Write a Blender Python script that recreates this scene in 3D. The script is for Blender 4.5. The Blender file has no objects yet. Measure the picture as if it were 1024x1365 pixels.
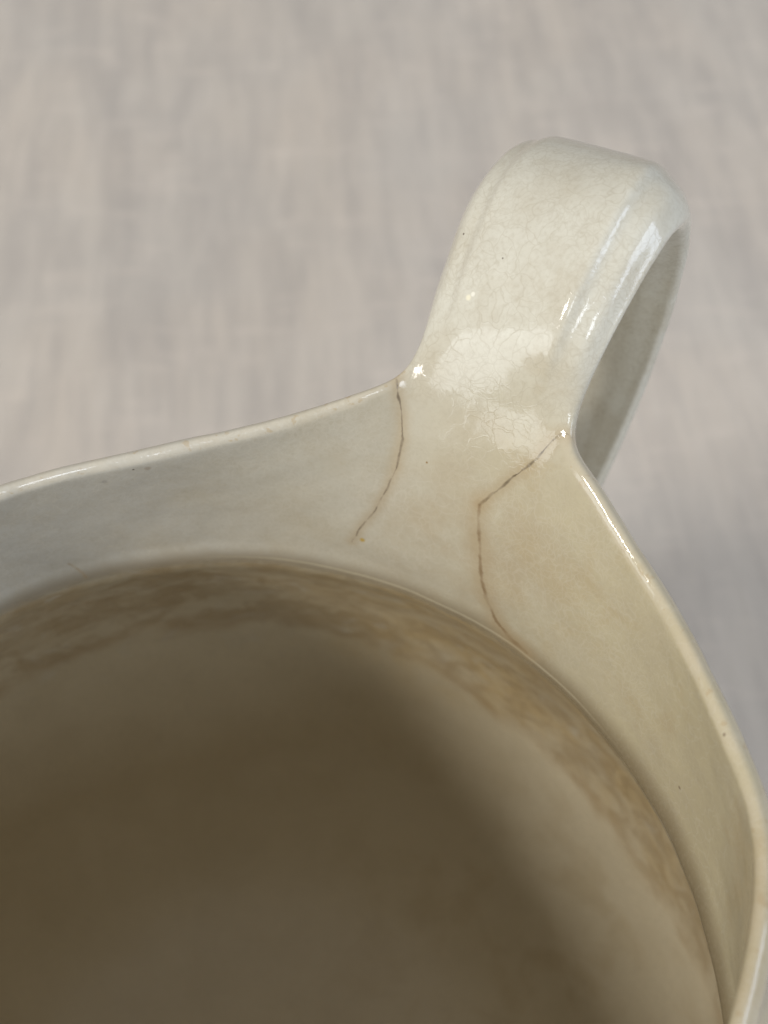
import bpy, bmesh, math, random
from math import radians, sin, cos, pi
from mathutils import Vector, noise
from mathutils.bvhtree import BVHTree

S = 0.01                      # all lengths below are written in centimetres
sc = bpy.context.scene
col = sc.collection

# ------------------------------------------------------------------ camera
cam_d = bpy.data.cameras.new("camera")
cam = bpy.data.objects.new("camera", cam_d)
col.objects.link(cam)
cam.location = Vector((2.336, -4.080, 16.304)) * S
cam.rotation_euler = (radians(90 - 55), 0, 0)
cam_d.sensor_fit = 'VERTICAL'
cam_d.sensor_height = 24.0
cam_d.lens = 24.0 * 1700 / 1365
cam_d.clip_start = 0.005
cam_d.clip_end = 50
cam_d.dof.use_dof = True
cam_d.dof.focus_distance = 0.166
cam_d.dof.aperture_fstop = (cam_d.lens / 1000) / 0.0024
sc.camera = cam

# ------------------------------------------------------------------ light
w = bpy.data.worlds.new("World")
sc.world = w
w.use_nodes = True
bg = w.node_tree.nodes["Background"]
bg.inputs[0].default_value = (1.0, 0.985, 0.96, 1)
bg.inputs[1].default_value = 0.43

def area(name, az, el, dist, sx, sy, power, color, aim=(2.5, 3, 1)):
    l = bpy.data.lights.new(name, 'AREA')
    l.shape = 'RECTANGLE'
    l.size, l.size_y = sx, sy
    l.energy = power
    l.color = color
    o = bpy.data.objects.new(name, l)
    col.objects.link(o)
    a, e = radians(az), radians(el)
    t = Vector(aim) * S
    p = t + Vector((cos(a) * cos(e), sin(a) * cos(e), sin(e))) * dist
    o.location = p
    o.rotation_euler = (t - p).to_track_quat('-Z', 'Y').to_euler()
    return o

area("window_light", 214, 37.5, 1.6, 0.32, 0.32, 17.5, (1.0, 0.96, 0.90))
area("low_window_light", 208, 7.5, 1.7, 0.80, 0.62, 5.0, (0.92, 0.97, 1.0))
area("side_window_light", 283, 33, 1.6, 0.34, 0.44, 4.4, (0.82, 0.90, 1.0))
area("right_window_light", 344, 22, 1.7, 1.0, 0.8, 12.5, (0.70, 0.81, 1.0))

sc.view_settings.view_transform = 'Standard'
sc.view_settings.look = 'None'
sc.view_settings.exposure = 0.0
sc.view_settings.gamma = 1.0
sc.cycles.max_bounces = 12
sc.cycles.diffuse_bounces = 8
sc.cycles.glossy_bounces = 6
sc.cycles.use_denoising = True


# ------------------------------------------------------------------ helpers
def lerp(a, b, t): return a + (b - a) * t

def interp(tab, x):
    """smooth (monotone-ish cubic) interpolation through (x, y...) rows"""
    n = len(tab)
    if x <= tab[0][0]: return tab[0][1]
    if x >= tab[-1][0]: return tab[-1][1]
    for i in range(n - 1):
        if tab[i][0] <= x <= tab[i + 1][0]:
            break
    x0, y0 = tab[i]; x1, y1 = tab[i + 1]
    h = x1 - x0
    def slope(k):
        if k == 0 or k == n - 1:
            return 0.0
        return (tab[k + 1][1] - tab[k - 1][1]) / (tab[k + 1][0] - tab[k - 1][0])
    m0, m1 = slope(i), slope(i + 1)
    t = (x - x0) / h
    return ((2*t**3 - 3*t**2 + 1) * y0 + (t**3 - 2*t**2 + t) * h * m0 +
            (-2*t**3 + 3*t**2) * y1 + (t**3 - t**2) * h * m1)

def smooth(a, b, x):
    t = max(0.0, min(1.0, (x - a) / (b - a)))
    return t * t * (3 - 2 * t)


class NT:
    """tiny node-tree writer"""
    def __init__(self, nt):
        self.nt = nt
        nt.nodes.clear()
    def n(self, typ, **kw):
        nd = self.nt.nodes.new(typ)
        for k, v in kw.items(): setattr(nd, k, v)
        return nd
    def link(self, a, b): self.nt.links.new(a, b)
    def put(self, sock, v):
        if isinstance(v, bpy.types.NodeSocket): self.link(v, sock)
        elif isinstance(v, (tuple, list)) and len(v) == 3 and sock.type == 'RGBA':
            sock.default_value = (*v, 1)
        else: sock.default_value = v
    def math(self, op, a, b=0.0, c=None, clamp=False):
        nd = self.n('ShaderNodeMath', operation=op, use_clamp=clamp)
        self.put(nd.inputs[0], a)
        if op not in ('ABSOLUTE', 'SQRT'): self.put(nd.inputs[1], b)
        if c is not None: self.put(nd.inputs[2], c)
        return nd.outputs[0]
    def vmath(self, op, a, b=None, s=None):
        nd = self.n('ShaderNodeVectorMath', operation=op)
        self.put(nd.inputs[0], a)
        if b is not None: self.put(nd.inputs[1], b)
        if s is not None: self.put(nd.inputs['Scale'], s)
        return nd.outputs['Value'] if op in ('DOT_PRODUCT', 'LENGTH', 'DISTANCE') else nd.outputs[0]
    def noise(self, vec, scale, detail=3, rough=0.55, dist=0.0):
        nd = self.n('ShaderNodeTexNoise')
        self.put(nd.inputs['Vector'], vec)
        nd.inputs['Scale'].default_value = scale
        nd.inputs['Detail'].default_value = detail
        nd.inputs['Roughness'].default_value = rough
        nd.inputs['Distortion'].default_value = dist
        return nd.outputs['Fac']
    def map(self, v, a, b, c=0.0, d=1.0, mode='SMOOTHSTEP'):
        nd = self.n('ShaderNodeMapRange', interpolation_type=mode)
        self.put(nd.inputs[0], v)
        for i, x in enumerate((a, b, c, d)): self.put(nd.inputs[i + 1], x)
        return nd.outputs[0]
    def mix(self, f, a, b, blend='MIX'):
        nd = self.n('ShaderNodeMix', data_type='RGBA', blend_type=blend)
        self.put(nd.inputs[0], f); self.put(nd.inputs[6], a); self.put(nd.inputs[7], b)
        return nd.outputs[2]


# ------------------------------------------------------------------ pitcher: shape
HA = 61.0                     # azimuth of the handle, degrees

# rim: outer radius and height by angle from the handle (counter-clockwise positive)
RIM_R = [(-180, 8.4), (-168, 7.7), (-154, 6.7), (-135, 6.25), (-110, 6.12), (-95, 5.98), (-82, 6.06), (-73, 6.20), (-65, 6.42), (-58, 6.68),
         (-50, 6.90), (-43, 6.95), (-36, 7.03), (-28, 7.18), (-20, 7.36), (-15, 7.51), (-12, 7.61), (-10, 7.70), (-8.5, 7.84), (0, 7.92),
         (8.5, 7.88), (10, 7.70), (12, 7.52), (16, 7.26), (20, 7.06), (28, 6.78), (38, 6.60), (54, 6.62), (75, 6.5),
         (110, 6.12), (135, 6.25), (154, 6.7), (168, 7.7), (180, 8.4)]
RIM_Z = [(-180, 3.3), (-150, 3.0), (-110, 2.7), (-64, 2.75), (-40, 2.85), (-22, 3.1), (-12, 3.5), (-8.5, 3.65), (0, 3.6),
         (8.5, 3.5), (14, 3.25), (24, 3.0), (40, 2.85), (60, 2.8), (110, 2.7), (150, 3.0), (180, 3.3)]
THICK = 0.36

# cross-section of the handle: (position across -1..1, relief in cm)
SEC = [(-1.0, -0.24), (-0.94, -0.10), (-0.86, -0.06), (-0.77, -0.065), (-0.70, 0.05), (-0.62, 0.065), (-0.33, 0.06),
       (0.0, 0.055), (0.33, 0.06), (0.53, 0.065), (0.61, 0.035), (0.68, -0.10), (0.78, -0.175), (0.90, -0.26), (1.0, -0.50)]
HALF_DEG = 8.5
NS = len(SEC)

angs = [8.5 * s[0] for s in SEC]
extra = [9.6, 11.2, 13, 15]
a = 17.5
while a < 179:
    extra.append(a); a += 2.6
angs = angs + extra
full = sorted(angs + [-x for x in extra])
full = [x for x in full if x > -178.5]
NC = len(full)
H0 = full.index(-8.5)

body_prof_in = [(6.455, 0.02), (6.49, -0.18), (6.57, -0.40), (6.78, -0.8), (7.12, -1.5), (7.5, -2.5), (7.85, -3.7), (8.05, -5.2),
                (8.08, -6.8), (7.85, -8.4), (7.3, -9.9), (6.5, -11.1), (5.3, -12.0), (3.8, -12.5), (2.2, -12.7), (0.8, -12.75)]
body_prof_out = [(6.98, 0.0), (7.05, -0.4), (7.3, -1.0), (7.62, -1.7), (8.0, -2.7), (8.3, -3.8), (8.5, -5.3),
                 (8.5, -6.9), (8.25, -8.7), (7.7, -10.3), (6.9, -11.6), (6.0, -12.5), (5.6, -12.9), (5.7, -13.45), (5.5, -13.55),
                 (5.2, -13.5), (5.05, -13.15), (3.0, -13.1), (0.8, -13.1)]

def wob(x, y, z, amp, f):
    return amp * noise.noise(Vector((x * f, y * f, z * f)) + Vector((7, 3, 1)))

def ring_rows():
    """list of (tag, function(angle)->(r, z)) from the inner floor up over the rim and down outside"""
    rows = []
    for r, z in reversed(body_prof_in):
        rows.append(('body', lambda A, r=r, z=z: (r, z)))
    # crease above the neck bead, then the collar wall
    NT_ = 13
    def collar_in(t):
        def f(A):
            R = interp(RIM_R, A) - THICK; Z = interp(RIM_Z, A) - 0.10
            k = math.exp(-(A / 24.0) ** 2)
            r0, z0 = 6.53 + 0.03 * smooth(0, -40, A), 0.31 + 0.06 * smooth(5, -40, A)
            p = lerp(1.0, 1.85, k)
            bulge = lerp(0.05, 0.0, k) * sin(pi * t)
            return (lerp(r0, R, t ** p) + bulge, lerp(z0, Z, t))
        return f
    rows.append(('collar', lambda A: (6.485 + 0.02 * smooth(0, -40, A), 0.15)))
    for i in range(NT_ - 1):
        rows.append(('collar', collar_in(i / (NT_ - 1) * 0.93)))
    rows.append(('collar', collar_in(0.965)))
    rows.append(('rim', collar_in(1.0)))
    rows.append(('rim', lambda A: (interp(RIM_R, A) - THICK * 0.80, interp(RIM_Z, A) + 0.02)))
    rows.append(('rim', lambda A: (interp(RIM_R, A) - THICK * 0.52, interp(RIM_Z, A) - 0.01)))
    rows.append(('rim', lambda A: (interp(RIM_R, A) - 0.07, interp(RIM_Z, A) - 0.15)))
    rows.append(('rim', lambda A: (interp(RIM_R, A) + 0.0, interp(RIM_Z, A) - 0.40)))
    def collar_out(t):
        def f(A):
            R = interp(RIM_R, A) + 0.01; Z = interp(RIM_Z, A) - 0.62
            return (lerp(R, 6.98, smooth(0, 1, t) * 0.6 + t * 0.4), lerp(Z, 0.3, t))
        return f
    for i in range(8):
        rows.append(('collar', collar_out(i / 7)))
    for r, z in body_prof_out:
        rows.append(('body', lambda A, r=r, z=z: (r, z)))
    return rows

rows = ring_rows()
rim_first = [i for i, r in enumerate(rows) if r[0] == 'rim'][0]
RI = rim_first                # inner edge row
RO = rim_first + 4            # outer edge row
NR = len(rows)

def pt(A, r, z):
    th = radians(HA + A)
    return Vector((r * cos(th), r * sin(th), z))

bm = bmesh.new()
tag_l = bm.faces.layers.int.new('part')
PARTS = {'body': 0, 'collar': 1, 'rim': 2, 'handle': 3}
grid = []
for tg, f in rows:
    ring = []
    for A in full:
        r, z = f(A)
        k = 1.0 if tg != 'body' else 1.0
        x, y = r * cos(radians(A + HA)), r * sin(radians(A + HA))
        r += wob(x, y, z, 0.035, 0.55)
        z += wob(x + 9, y, z, 0.03, 0.5) if z > 1 else 0
        ring.append(bm.verts.new(pt(A, r, z)))
    grid.append(ring)
hole_cols = range(H0, H0 + NS - 1)
for i in range(NR - 1):
    tg = rows[i][0] if rows[i][0] == rows[i + 1][0] else (rows[i + 1][0] if i < RI else rows[i][0])
    if rows[i][0] == 'collar' and rows[i+1][0] == 'rim': tg = 'collar'
    if rows[i][0] == 'rim' and rows[i+1][0] == 'collar': tg = 'rim'
    if rows[i][0] == 'body' and rows[i+1][0] == 'collar': tg = 'collar'
    if rows[i][0] == 'collar' and rows[i+1][0] == 'body': tg = 'body'
    for j in range(NC):
        if RI <= i < RO and j in hole_cols:
            continue
        j2 = (j + 1) % NC
        f = bm.faces.new((grid[i][j], grid[i][j2], grid[i + 1][j2], grid[i + 1][j]))
        f[tag_l] = PARTS[tg]
for ring, flip in ((grid[0], False), (grid[-1], True)):
    c = bm.verts.new(sum((v.co for v in ring), Vector()) / NC)
    for j in range(NC):
        vs = (c, ring[(j + 1) % NC], ring[j])
        bm.faces.new(vs if not flip else vs[::-1])[tag_l] = 0
# handle --------------------------------------------------------------
o_dir = Vector((cos(radians(HA)), sin(radians(HA)), 0))
w_dir = Vector((sin(radians(HA)), -cos(radians(HA)), 0))     # to the right seen from the mouth
# s (outwards), z, half width, thickness, relief factor
PATH = [(7.66, 3.74, 1.13, .42, .1), (7.78, 3.97, 1.11, .50, .3), (7.95, 4.25, 1.12, .64, .55), (8.17, 4.56, 1.15, .80, .8),
        (8.48, 4.88, 1.18, .90, .95), (8.88, 5.17, 1.22, .97, 1), (9.38, 5.45, 1.26, 1.02, 1), (10.0, 5.55, 1.30, 1.06, 1),
        (10.62, 5.42, 1.32, 1.08, 1), (11.17, 5.08, 1.33, 1.08, 1), (11.62, 4.52, 1.32, 1.06, 1), (11.95, 3.8, 1.30, 1.02, 1),
        (12.14, 3.05, 1.28, .98, .95), (12.2, 2.3, 1.26, .95, .85), (12.17, 1.5, 1.23, .92, .7), (12.03, .7, 1.20, .88, .6),
        (11.75, -.15, 1.15, .84, .5), (11.25, -.95, 1.10, .80, .4), (10.62, -1.65, 1.05, .76, .3), (9.95, -2.2, 1.02, .74, .3),
        (9.3, -2.6, 1.05, .74, .2), (8.75, -2.85, 1.15, .8, .1), (8.35, -2.95, 1.3, .9, 0), (8.15, -3.0, 1.4, 1.0, 0)]
# loop of the hole: inner row left->right is +A to -A; w is positive to the right = negative A
def hole_loop():
    L = []
    cols_lr = list(range(H0 + NS - 1, H0 - 1, -1))       # from left edge (A=+8.5) to right edge (A=-8.5)
    for j in cols_lr: L.append(grid[RI][j])
    for i in range(RI + 1, RO): L.append(grid[i][H0])
    for j in reversed(cols_lr): L.append(grid[RO][j])
    for i in range(RO - 1, RI, -1): L.append(grid[i][H0 + NS - 1])
    return L
prev = hole_loop()
NSIDE = RO - RI - 1
def section(k):
    s, z, hw, th, rel = PATH[k]
    s0, z0 = PATH[max(0, k - 1)][:2] if k else (7.42, 3.5)
    s1, z1 = PATH[min(len(PATH) - 1, k + 1)][:2]
    tx, tz = s1 - s0, z1 - z0
    l = math.hypot(tx, tz); tx /= l; tz /= l
    nrm = (-tz, tx)                 # outer (top) normal: up / outwards
    if k < 0: pass
    out = []
    def P(wf, off):
        ww = wf * hw
        if wf < 0: ww += 0.10 * wf * smooth(0, 3, k) * smooth(9, 5, k)
        tilt = lerp(0.22, 0.35, smooth(4, 9, k)) * ww * smooth(0, 4, k + 1)
        shear = -0.24 * ww * smooth(0, 5, k + 1) * smooth(24, 14, k)
        bend = -0.05 * (wf * wf) * smooth(5, 0, k)
        ss = s + nrm[0] * off + bend * nrm[0]
        zz = z + nrm[1] * off + tilt
        p = o_dir * (ss + shear) + w_dir * ww + Vector((0, 0, zz))
        return p + Vector((wob(p.x, p.y, p.z, .03, .6), wob(p.y, p.z, p.x, .03, .6), 0))
    for wf, d in SEC: out.append(P(wf, d * rel))
    dR = SEC[-1][1] * rel
    # rounded side down to the underside, then back
    for q in range(NSIDE):
        t = (q + 1) / (NSIDE + 1)
        out.append(P(1.0 + 0.06 * sin(pi * t), lerp(dR, -th + .24 * rel, t)))
    for wf, d in reversed(SEC): out.append(P(wf, -th + .24 * rel * smooth(.62, 1.0, abs(wf))))
    dL = SEC[0][1] * rel
    for q in range(NSIDE):
        t = 1 - (q + 1) / (NSIDE + 1)
        out.append(P(-1.0 - 0.075 * sin(pi * t), lerp(dL, -th + .24 * rel, t)))
    return [bm.verts.new(p) for p in out]
for k in range(len(PATH)):
    cur = section(k)
    n = len(cur)
    assert n == len(prev)
    for q in range(n):
        q2 = (q + 1) % n
        bm.faces.new((prev[q], prev[q2], cur[q2], cur[q]))[tag_l] = 3
    prev = cur
bmesh.ops.delete(bm, geom=[v for v in bm.verts if not v.link_faces], context='VERTS')
bmesh.ops.recalc_face_normals(bm, faces=bm.faces)
tmp = bpy.data.meshes.new('cage')
bm.to_mesh(tmp); bm.free()
cage = bpy.data.objects.new('cage', tmp)
col.objects.link(cage)
sm = cage.modifiers.new('s', 'SUBSURF'); sm.levels = 2; sm.render_levels = 2
dg = bpy.context.evaluated_depsgraph_get()
fine = bpy.data.meshes.new_from_object(cage.evaluated_get(dg))
bpy.data.objects.remove(cage)
bpy.data.meshes.remove(tmp)

# fine unevenness of the hand-finished rim and walls, then split into parts with shared normals
vn = [v.normal.copy() for v in fine.vertices]
for v, nn in zip(fine.vertices, vn):
    c = v.co
    d = wob(c.x, c.y, c.z, 0.012, 1.7) + wob(c.z, c.x, c.y, 0.004, 4.0)
    v.co = c + nn * d
fine.update()
def fillet(centres, rad, iters, lam=0.5):
    idx = {}
    for v in fine.vertices:
        wt = max(smooth(rad, rad * 0.25, (v.co - c).length) for c in centres)
        if wt > 0: idx[v.index] = wt
    nb = {i: [] for i in idx}
    for e in fine.edges:
        a, b = e.vertices
        if a in idx: nb[a].append(b)
        if b in idx: nb[b].append(a)
    co = {i: fine.vertices[i].co.copy() for i in idx}
    for i in idx:
        for k in nb[i]: co.setdefault(k, fine.vertices[k].co.copy())
    for _ in range(iters):
        new = {}
        for i, wt in idx.items():
            m = sum((co[k] for k in nb[i]), Vector()) / len(nb[i])
            new[i] = co[i].lerp(m, lam * wt)
        co.update(new)
    for i in idx: fine.vertices[i].co = co[i]
fillet([pt(8.5, 7.80, 3.5), pt(-8.5, 7.80, 3.6)], 0.85, 60)
fillet([pt(0, 7.7, 3.6), pt(5, 7.7, 3.6), pt(-5, 7.7, 3.6)], 0.9, 40)
fillet([o_dir * 11.1 + w_dir * 0.85 + Vector((0, 0, 5.45)), o_dir * 11.6 + w_dir * 1.0 + Vector((0, 0, 4.9))], 1.1, 45)
fillet([o_dir * 10.9 + w_dir * -0.3 + Vector((0, 0, 5.2))], 1.4, 25)
fine.update()
VN = [v.normal.copy() for v in fine.vertices]
VC = [v.co.copy() for v in fine.vertices]
ptag = [d.value for d in fine.attributes['part'].data]
polys = [tuple(p.vertices) for p in fine.polygons]
bvh = BVHTree.FromPolygons(VC, polys)
edge = [0.0] * len(VC)
for p_, t_ in zip(polys, ptag):
    if t_ == 2:
        for i_ in p_: edge[i_] = 1.0

def split(tag, name, mat, parent):
    m = {}; vs = []; ns = []; fs = []; eg = []
    for p, t in zip(polys, ptag):
        if t != tag: continue
        q = []
        for i in p:
            if i not in m:
                m[i] = len(vs); vs.append(VC[i] * S); ns.append(VN[i]); eg.append(edge[i])
            q.append(m[i])
        fs.append(q)
    me = bpy.data.meshes.new(name)
    me.from_pydata(vs, [], fs)
    me.polygons.foreach_set('use_smooth', [True] * len(fs))
    me.update()
    me.normals_split_custom_set_from_vertices(ns)
    me.attributes.new('worn_edge', 'FLOAT', 'POINT').data.foreach_set('value', eg)
    me.materials.append(mat)
    o = bpy.data.objects.new(name, me)
    col.objects.link(o)
    o.parent = parent
    return o

# ------------------------------------------------------------------ pitcher: glaze
# cracks: 3-D polylines on the surface (cm): points, half width, depth of colour
CRACKS = []
SPOTS = []
DARK = (0.13, 0.085, 0.045, 0.85)
CRACK_DATA = ([
    ([(2.46, 7.24, 3.40), (2.50, 7.09, 3.42), (2.53, 6.95, 3.22), (2.58, 6.81, 2.91), (2.59, 6.68, 2.67), (2.52, 6.53, 2.28),
      (2.40, 6.43, 1.93), (2.21, 6.33, 1.48), (2.02, 6.31, 1.14), (1.87, 6.29, 0.74)], 0.026, 0.016, 0.22, (0.14, 0.108, 0.072, 0.85)),
    ([(4.97, 6.08, 3.25), (4.72, 5.97, 3.60), (4.67, 6.00, 3.64), (4.58, 6.01, 3.61), (4.47, 6.00, 3.48), (4.31, 5.94, 3.19),
      (4.09, 5.93, 2.88), (3.82, 5.92, 2.49), (3.63, 5.90, 2.23)], 0.016, 0.024, 0.24, (0.09, 0.065, 0.04, 0.95)),
    ([(3.63, 5.90, 2.23), (3.62, 5.82, 2.03), (3.66, 5.63, 1.57), (3.70, 5.49, 1.13), (3.81, 5.34, 0.66), (3.97, 5.20, 0.30), (4.19, 4.99, 0.14), (4.4, 4.8, 0.12)],
     0.032, 0.050, 0.40, (0.20, 0.13, 0.065, 0.75)),
    ([(-2.35, 6.19, 0.43), (-2.21, 6.21, 0.14), (-2.14, 6.14, 0.02)], 0.012, 0.012, 0.05, (0.24, 0.17, 0.10, 0.5)),
], [
    ((2.02, 6.25, 0.85), 0.055, (0.42, 0.28, 0.05), 0.9),
    ((3.43, 7.60, 4.44), 0.055, (0.84, 0.79, 0.60), 0.7),  # cream part of a reflection on the handle, painted as a spot
    ((3.48, 7.60, 4.50), 0.045, (0.86, 0.84, 0.74), 0.7),  # whiter part of the same painted reflection
    ((-1.43, 6.11, 2.46), 0.06, (0.30, 0.28, 0.25), 0.5),
    ((-0.84, 6.22, 2.61), 0.07, (0.30, 0.23, 0.16), 0.5),
    ((-1.02, 6.18, 2.64), 0.022, (0.08, 0.06, 0.04), 0.9),
    ((3.38, 8.47, 4.72), 0.022, (0.08, 0.05, 0.03), 0.9),
    ((2.92, 6.43, 2.47), 0.022, (0.25, 0.15, 0.05), 0.9),
    ((3.84, 7.80, 4.93), 0.018, (0.10, 0.07, 0.05), 0.8),
    ((6.17, 2.22, 2.86), 0.03, (0.2, 0.15, 0.10), 0.8),
    ((6.21, 2.47, 0.78), 0.035, (0.2, 0.15, 0.10), 0.8),
])

def snap(p):
    h = bvh.find_nearest(Vector(p))
    return h[0]

def glaze():
    mat = bpy.data.materials.new('crazed_cream_glaze')
    mat.use_nodes = True
    T = NT(mat.node_tree)
    out = T.n('ShaderNodeOutputMaterial')
    pr = T.n('ShaderNodeBsdfPrincipled')
    T.link(pr.outputs[0], out.inputs[0])
    geo = T.n('ShaderNodeTexCoord')
    P = T.vmath('SCALE', geo.outputs['Object'], s=100.0)      # centimetres
    sep = T.n('ShaderNodeSeparateXYZ'); T.link(P, sep.inputs[0])
    X, Y, Z = sep.outputs
    rad = T.math('SQRT', T.math('ADD', T.math('MULTIPLY', X, X), T.math('MULTIPLY', Y, Y)))
    az = T.math('MULTIPLY', T.math('ARCTAN2', Y, X), 180 / pi)
    # base: greyish cream, yellower to the right of the handle, greyer to the left
    n1 = T.noise(P, 0.35, 3, 0.5)
    n2 = T.noise(P, 1.1, 4, 0.6)
    n3 = T.noise(P, 4.5, 4, 0.6)
    yel = T.map(T.math('ADD', az, T.math('MULTIPLY', T.math('SUBTRACT', n1, 0.5), 45)), 104, 22)
    base = T.mix(yel, (0.50, 0.475, 0.41), (0.475, 0.415, 0.272))
    hand = T.map(rad, 7.1, 8.4)
    base = T.mix(hand, base, (0.62, 0.60, 0.515))
    base = T.mix(T.map(n2, 0.42, 0.72, 0, 0.35), base, (0.44, 0.38, 0.27))
    base = T.mix(T.map(n3, 0.35, 0.75, 0, 0.16), base, (0.40, 0.35, 0.26))
    # tea-brown staining inside the body
    inside = T.math('MULTIPLY', T.map(Z, 0.15, -0.25), T.map(rad, 8.30, 8.15))
    bs = T.mix(T.map(T.noise(P, 0.6, 5, 0.6, 0.4), 0.30, 0.75), (0.58, 0.51, 0.365), (0.535, 0.465, 0.325))
    ring = T.math('MULTIPLY', T.map(T.math('ADD', Z, T.math('MULTIPLY', T.noise(P, 0.9, 3), 2.6)), -2.6, -0.6),
                  T.map(T.noise(P, 1.3, 5, 0.65, 0.5), 0.40, 0.60))
    bs = T.mix(T.math('MULTIPLY', ring, 0.6), bs, (0.44, 0.33, 0.18))
    och = T.math('MULTIPLY', T.map(T.math('ADD', Z, T.math('MULTIPLY', T.noise(P, 0.8, 3), 3.0)), -5.6, -2.6),
                 T.map(T.math('ABSOLUTE', T.math('SUBTRACT', az, 48)), 46, 15))
    bs = T.mix(T.math('MULTIPLY', och, T.map(T.noise(P, 1.0, 4, 0.6, 0.6), 0.34, 0.66, 0.10, 0.62)), bs, (0.54, 0.38, 0.15))
    # tide line left by old tea
    tz = T.math('ADD', T.math('ADD', Z, T.map(az, 82, 40, 0.0, 1.9)), T.math('MULTIPLY', T.noise(P, 0.7, 5, 0.62), 2.4))
    tide = T.math('MULTIPLY', T.map(T.math('ABSOLUTE', T.math('ADD', tz, 3.1)), 0.50, 0.0), T.map(T.noise(P, 0.9, 3), 0.36, 0.55, 0.25, 1.0))
    bs = T.mix(T.math('MULTIPLY', T.map(tz, -3.3, -2.7), T.map(T.noise(P, 1.5, 5, 0.65, 0.8), 0.40, 0.62, 0.1, 0.65)), bs, (0.33, 0.235, 0.12))
    bs = T.mix(T.math('MULTIPLY', tide, 0.45), bs, (0.30, 0.19, 0.08))
    pale = T.math('MULTIPLY', T.map(T.noise(P, 1.4, 5, 0.62, 0.7), 0.56, 0.72), T.map(Z, -6.5, -4.5))
    bs = T.mix(T.math('MULTIPLY', pale, 0.55), bs, (0.56, 0.53, 0.45))
    base = T.mix(inside, base, bs)
    # warm discolouration spreading from the right-hand crack and the funnel
    dd = T.map(T.vmath('DISTANCE', P, (3.7, 5.8, 1.4)), 2.2, 0.1)
    base = T.mix(T.math('MULTIPLY', T.math('MULTIPLY', dd, T.map(n2, 0.3, 0.65)), 0.42), base, (0.36, 0.275, 0.165))
    n5 = T.noise(P, 0.75, 5, 0.62, 0.5)
    base = T.mix(T.math('MULTIPLY', T.math('MULTIPLY', T.map(n5, 0.48, 0.66), yel), T.math('MULTIPLY', T.map(rad, 8.4, 7.6), 0.35)), base, (0.40, 0.30, 0.155))
    # dirt and painted shade in the crease above the neck bead, stronger to the right
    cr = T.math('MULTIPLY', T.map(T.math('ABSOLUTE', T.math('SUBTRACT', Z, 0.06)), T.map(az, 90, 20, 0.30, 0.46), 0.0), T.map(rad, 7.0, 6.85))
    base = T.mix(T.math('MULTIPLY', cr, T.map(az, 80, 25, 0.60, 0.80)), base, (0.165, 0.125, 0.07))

    n4 = T.noise(P, 16.0, 3, 0.65)
    base = T.mix(T.map(n4, 0.42, 0.75, 0, 0.22), base, (0.36, 0.31, 0.22))
    ridge = T.math('MULTIPLY', T.map(T.math('ABSOLUTE', T.math('SUBTRACT', Z, 0.06)), 0.035, 0.008), T.map(rad, 7.0, 6.85))
    base = T.mix(T.math('MULTIPLY', ridge, T.math('MULTIPLY', T.map(az, 100, 75, 0.0, 0.6), T.map(az, 28, 48))), base, (0.50, 0.44, 0.31))
    # crazing
    wv = T.n('ShaderNodeTexNoise'); T.link(P, wv.inputs['Vector']); wv.inputs['Scale'].default_value = 2.2
    Pc = T.vmath('ADD', P, T.vmath('SCALE', T.vmath('SUBTRACT', wv.outputs['Color'], (0.5, 0.5, 0.5)), s=0.55))
    v1 = T.n('ShaderNodeTexVoronoi', feature='DISTANCE_TO_EDGE'); T.link(Pc, v1.inputs['Vector']); v1.inputs['Scale'].default_value = 4.6
    v2 = T.n('ShaderNodeTexVoronoi', feature='DISTANCE_TO_EDGE'); T.link(Pc, v2.inputs['Vector']); v2.inputs['Scale'].default_value = 9.5
    c1 = T.map(v1.outputs['Distance'], 0.055, 0.0)
    c2 = T.map(v2.outputs['Distance'], 0.085, 0.0)
    craze = T.math('MAXIMUM', T.math('MULTIPLY', c1, T.map(T.noise(P, 0.9, 2), 0.30, 0.52)),
                   T.math('MULTIPLY', c2, T.map(T.noise(P, 0.7, 2), 0.34, 0.60)))
    onh = T.map(rad, 7.0, 7.7)
    base = T.mix(T.math('MULTIPLY', craze, T.math('MULTIPLY', T.map(onh, 0, 1, 0.15, 0.22), T.math('SUBTRACT', 1.0, cr))), base, T.mix(onh, (0.66, 0.62, 0.52), (0.33, 0.28, 0.19)))  # pale collar lines paint in the light their relief would catch; handle lines brown

    # thinner, warmer glaze along the rim with small rubbed-through patches
    at = T.n('ShaderNodeAttribute'); at.attribute_name = 'worn_edge'
    ed = at.outputs['Fac']
    base = T.mix(T.math('MULTIPLY', ed, T.map(T.noise(P, 1.8, 3), 0.3, 0.7, 0.08, 0.38)), base, (0.58, 0.515, 0.40))
    base = T.mix(T.math('MULTIPLY', ed, T.map(T.noise(P, 6.0, 3, 0.6), 0.60, 0.68, 0, 0.5)), base, (0.42, 0.32, 0.19))
    # specks
    vs = T.n('ShaderNodeTexVoronoi', feature='F1'); T.link(P, vs.inputs['Vector']); vs.inputs['Scale'].default_value = 0.95
    dr = T.n('ShaderNodeSeparateColor'); T.link(vs.outputs['Color'], dr.inputs[0])
    sz = T.math('MULTIPLY', dr.outputs[0], 0.030)
    speck = T.map(vs.outputs['Distance'], sz, 0.0, 0, 0.7)
    base = T.mix(speck, base, (0.16, 0.11, 0.06))

    # cracks
    jag = T.vmath('SCALE', T.vmath('SUBTRACT', T.nt.nodes.new('ShaderNodeTexNoise').outputs['Color'], (0.5, 0.5, 0.5)), s=0.05)
    jn = [n for n in T.nt.nodes if n.bl_idname == 'ShaderNodeTexNoise'][-1]
    T.link(P, jn.inputs['Vector']); jn.inputs['Scale'].default_value = 5.0; jn.inputs['Detail'].default_value = 2
    Pj = T.vmath('ADD', P, jag)
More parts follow.
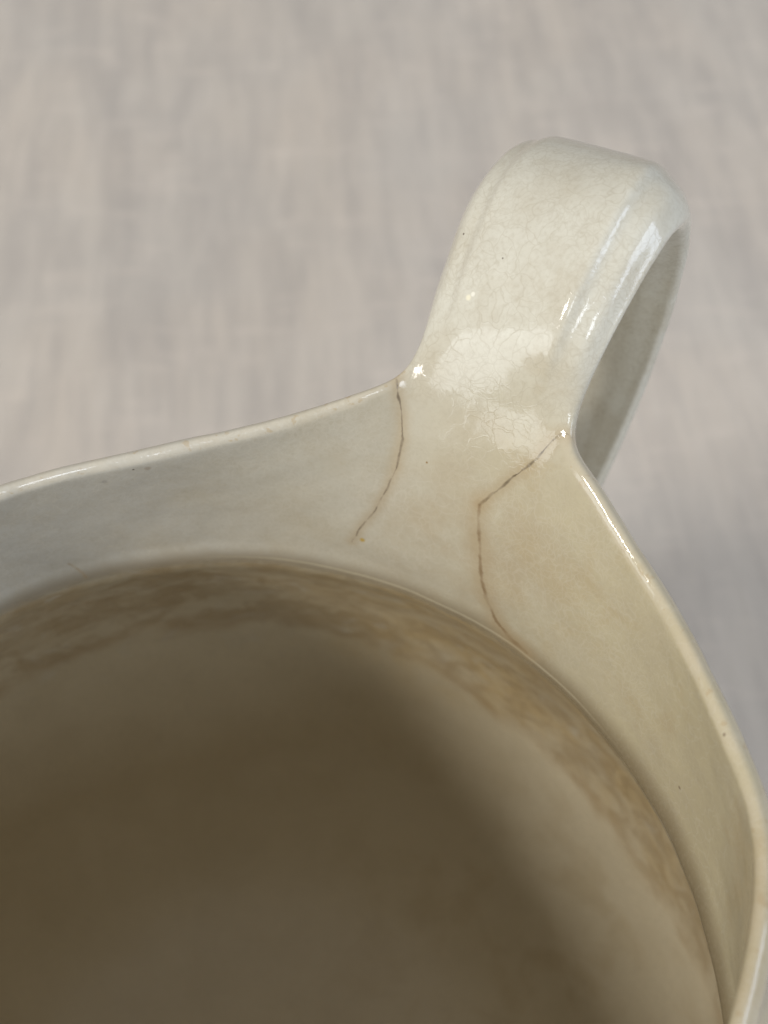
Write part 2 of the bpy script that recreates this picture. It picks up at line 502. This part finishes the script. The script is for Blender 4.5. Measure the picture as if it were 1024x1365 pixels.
    depth = None
    wvar = T.map(T.noise(P, 4.0, 3, 0.6), 0.35, 0.66, 0.60, 1.40)
    for pts, hw0, hw1, halo, tone in CRACKS:
        q = [snap(p) for p in pts]
        N = len(q) - 1
        line = None; hal = None
        for i in range(N):
            A, B = q[i], q[i + 1]
            ab = B - A
            pa = T.vmath('SUBTRACT', Pj, tuple(A))
            t = T.math('DIVIDE', T.vmath('DOT_PRODUCT', pa, tuple(ab)), ab.length_squared, clamp=True)
            d = T.vmath('DISTANCE', pa, T.vmath('SCALE', tuple(ab), s=t))
            wdt = T.math('MULTIPLY_ADD', t, (hw1 - hw0) / N, hw0 + (hw1 - hw0) * i / N)
            g = T.map(T.math('DIVIDE', d, T.math('MULTIPLY', wdt, wvar)), 1.0, 0.25)
            h = T.map(d, halo, 0.0)
            line = g if line is None else T.math('MAXIMUM', line, g)
            hal = h if hal is None else T.math('MAXIMUM', hal, h)
        var = T.map(T.noise(P, 2.6, 4), 0.36, 0.62, 0.30, 1.0)
        base = T.mix(T.math('MULTIPLY', T.math('POWER', hal, 1.6), 0.38), base, (0.36, 0.255, 0.13))
        base = T.mix(T.math('MULTIPLY', T.math('MULTIPLY', line, var), tone[3]), base, tone[:3])
        depth = line if depth is None else T.math('MAXIMUM', depth, line)
    for p, r, c, f in SPOTS:
        p = snap(p)
        pj = T.vmath('ADD', P, T.vmath('SCALE', jag, s=min(1.0, r * 10)))
        d = T.vmath('DISTANCE', pj, tuple(p))
        base = T.mix(T.map(d, r, r * 0.35, 0, f), base, c)

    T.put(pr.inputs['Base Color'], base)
    pr.inputs['IOR'].default_value = 1.52
    T.put(pr.inputs['Roughness'], T.math('ADD', T.map(n3, 0.3, 0.8, 0.06, 0.13), T.math('MULTIPLY', inside, 0.3)))
    pr.inputs['Subsurface Weight'].default_value = 0.0
    # relief
    h = T.math('MULTIPLY', T.noise(P, 1.5, 2, 0.45), 0.011)
    h = T.math('ADD', h, T.math('MULTIPLY', T.noise(P, 5.0, 2, 0.5), 0.0020))
    h = T.math('SUBTRACT', h, T.math('MULTIPLY', craze, -0.0005))
    bp = T.n('ShaderNodeBump'); bp.inputs['Strength'].default_value = 1.0
    bp.inputs['Distance'].default_value = S
    T.link(h, bp.inputs['Height'])
    T.link(bp.outputs[0], pr.inputs['Normal'])
    return mat

def finish(CR, SP):
    CRACKS.extend(CR); SPOTS.extend(SP)

# crack polylines: points, width at start, width at end, stain halo, colour + strength
try:
    CR, SP = CRACK_DATA
except NameError:
    CR, SP = [], []
finish(CR, SP)
GL = glaze()

jug = bpy.data.objects.new('pitcher', None)
col.objects.link(jug)
jug.empty_display_size = 0.05
jug['label'] = 'old cream glazed ceramic pitcher with crazed, cracked rim and looped strap handle'
jug['category'] = 'pitcher'
for t, nme in ((0, 'body'), (1, 'collar'), (2, 'rim'), (3, 'handle')):
    split(t, nme, GL, jug)

# ------------------------------------------------------------------ cloth
def cloth():
    mat = bpy.data.materials.new('grey_linen')
    mat.use_nodes = True
    T = NT(mat.node_tree)
    out = T.n('ShaderNodeOutputMaterial')
    pr = T.n('ShaderNodeBsdfPrincipled')
    T.link(pr.outputs[0], out.inputs[0])
    tc = T.n('ShaderNodeTexCoord')
    P = T.vmath('SCALE', tc.outputs['Object'], s=100.0)
    rt = T.n('ShaderNodeVectorRotate', rotation_type='Z_AXIS'); T.link(P, rt.inputs['Vector']); rt.inputs['Angle'].default_value = radians(-4)
    P = rt.outputs[0]
    Ps = T.vmath('MULTIPLY', P, (1.0, 0.17, 1.0))
    Ph = T.vmath('MULTIPLY', P, (0.30, 1.0, 1.0))
    a = T.noise(Ps, 0.72, 4, 0.6, 0.1)
    b = T.noise(Ps, 1.9, 3, 0.6)
    c = T.noise(Ph, 1.4, 3, 0.6)
    d = T.noise(P, 0.14, 2, 0.5)
    base = T.mix(T.map(d, 0.35, 0.65), (0.655, 0.588, 0.515), (0.635, 0.583, 0.522))
    base = T.mix(T.map(a, 0.40, 0.68, 0, 0.55), base, (0.475, 0.435, 0.40))
    base = T.mix(T.map(b, 0.45, 0.75, 0, 0.35), base, (0.74, 0.675, 0.60))
    e = T.noise(T.vmath('MULTIPLY', P, (1.0, 0.12, 1.0)), 2.6, 2, 0.5)
    base = T.mix(T.map(e, 0.42, 0.66, 0, 0.22), base, (0.44, 0.405, 0.375))
    base = T.mix(T.map(c, 0.50, 0.75, 0, 0.40), base, (0.76, 0.68, 0.60))
    # threads
    w1 = T.n('ShaderNodeTexWave', wave_type='BANDS', bands_direction='X'); T.link(P, w1.inputs[0]); w1.inputs['Scale'].default_value = 5.0; w1.inputs['Distortion'].default_value = 0.8
    w2 = T.n('ShaderNodeTexWave', wave_type='BANDS', bands_direction='Y'); T.link(P, w2.inputs[0]); w2.inputs['Scale'].default_value = 5.0; w2.inputs['Distortion'].default_value = 0.8
    wv = T.math('MAXIMUM', w1.outputs['Fac'], w2.outputs['Fac'])
    base = T.mix(T.math('MULTIPLY', T.math('SUBTRACT', 1.0, wv), 0.5), base, (0.25, 0.24, 0.23))
    T.put(pr.inputs['Base Color'], base)
    pr.inputs['Roughness'].default_value = 0.9
    pr.inputs['Specular IOR Level'].default_value = 0.2
    bp = T.n('ShaderNodeBump'); bp.inputs['Strength'].default_value = 0.6; bp.inputs['Distance'].default_value = S
    T.link(T.math('ADD', T.math('MULTIPLY', wv, 0.02), T.math('MULTIPLY', b, 0.06)), bp.inputs['Height'])
    T.link(bp.outputs[0], pr.inputs['Normal'])
    b_ = bmesh.new()
    n = 150
    L = 95.0
    vs = []
    for i in range(n + 1):
        for j in range(n + 1):
            x = -L + 2 * L * i / n; y = -L + 2 * L * j / n + 15
            z = 0.30 * noise.noise(Vector((x * 0.22, y * 0.045, 3))) + 0.10 * noise.noise(Vector((x * 0.6, y * 0.12, 8)))
            z *= smooth(5.0, 9.0, math.hypot(x, y))
            vs.append(b_.verts.new(Vector((x, y, z - 13.62)) * S))
    for i in range(n):
        for j in range(n):
            k = i * (n + 1) + j
            b_.faces.new((vs[k], vs[k + n + 1], vs[k + n + 2], vs[k + 1]))
    me = bpy.data.meshes.new('tablecloth')
    b_.to_mesh(me); b_.free()
    me.polygons.foreach_set('use_smooth', [True] * len(me.polygons))
    me.materials.append(mat)
    o = bpy.data.objects.new('tablecloth', me)
    col.objects.link(o)
    o['label'] = 'pale grey slubbed linen cloth lying flat under the pitcher'
    o['category'] = 'tablecloth'
    o['kind'] = 'structure'
cloth()
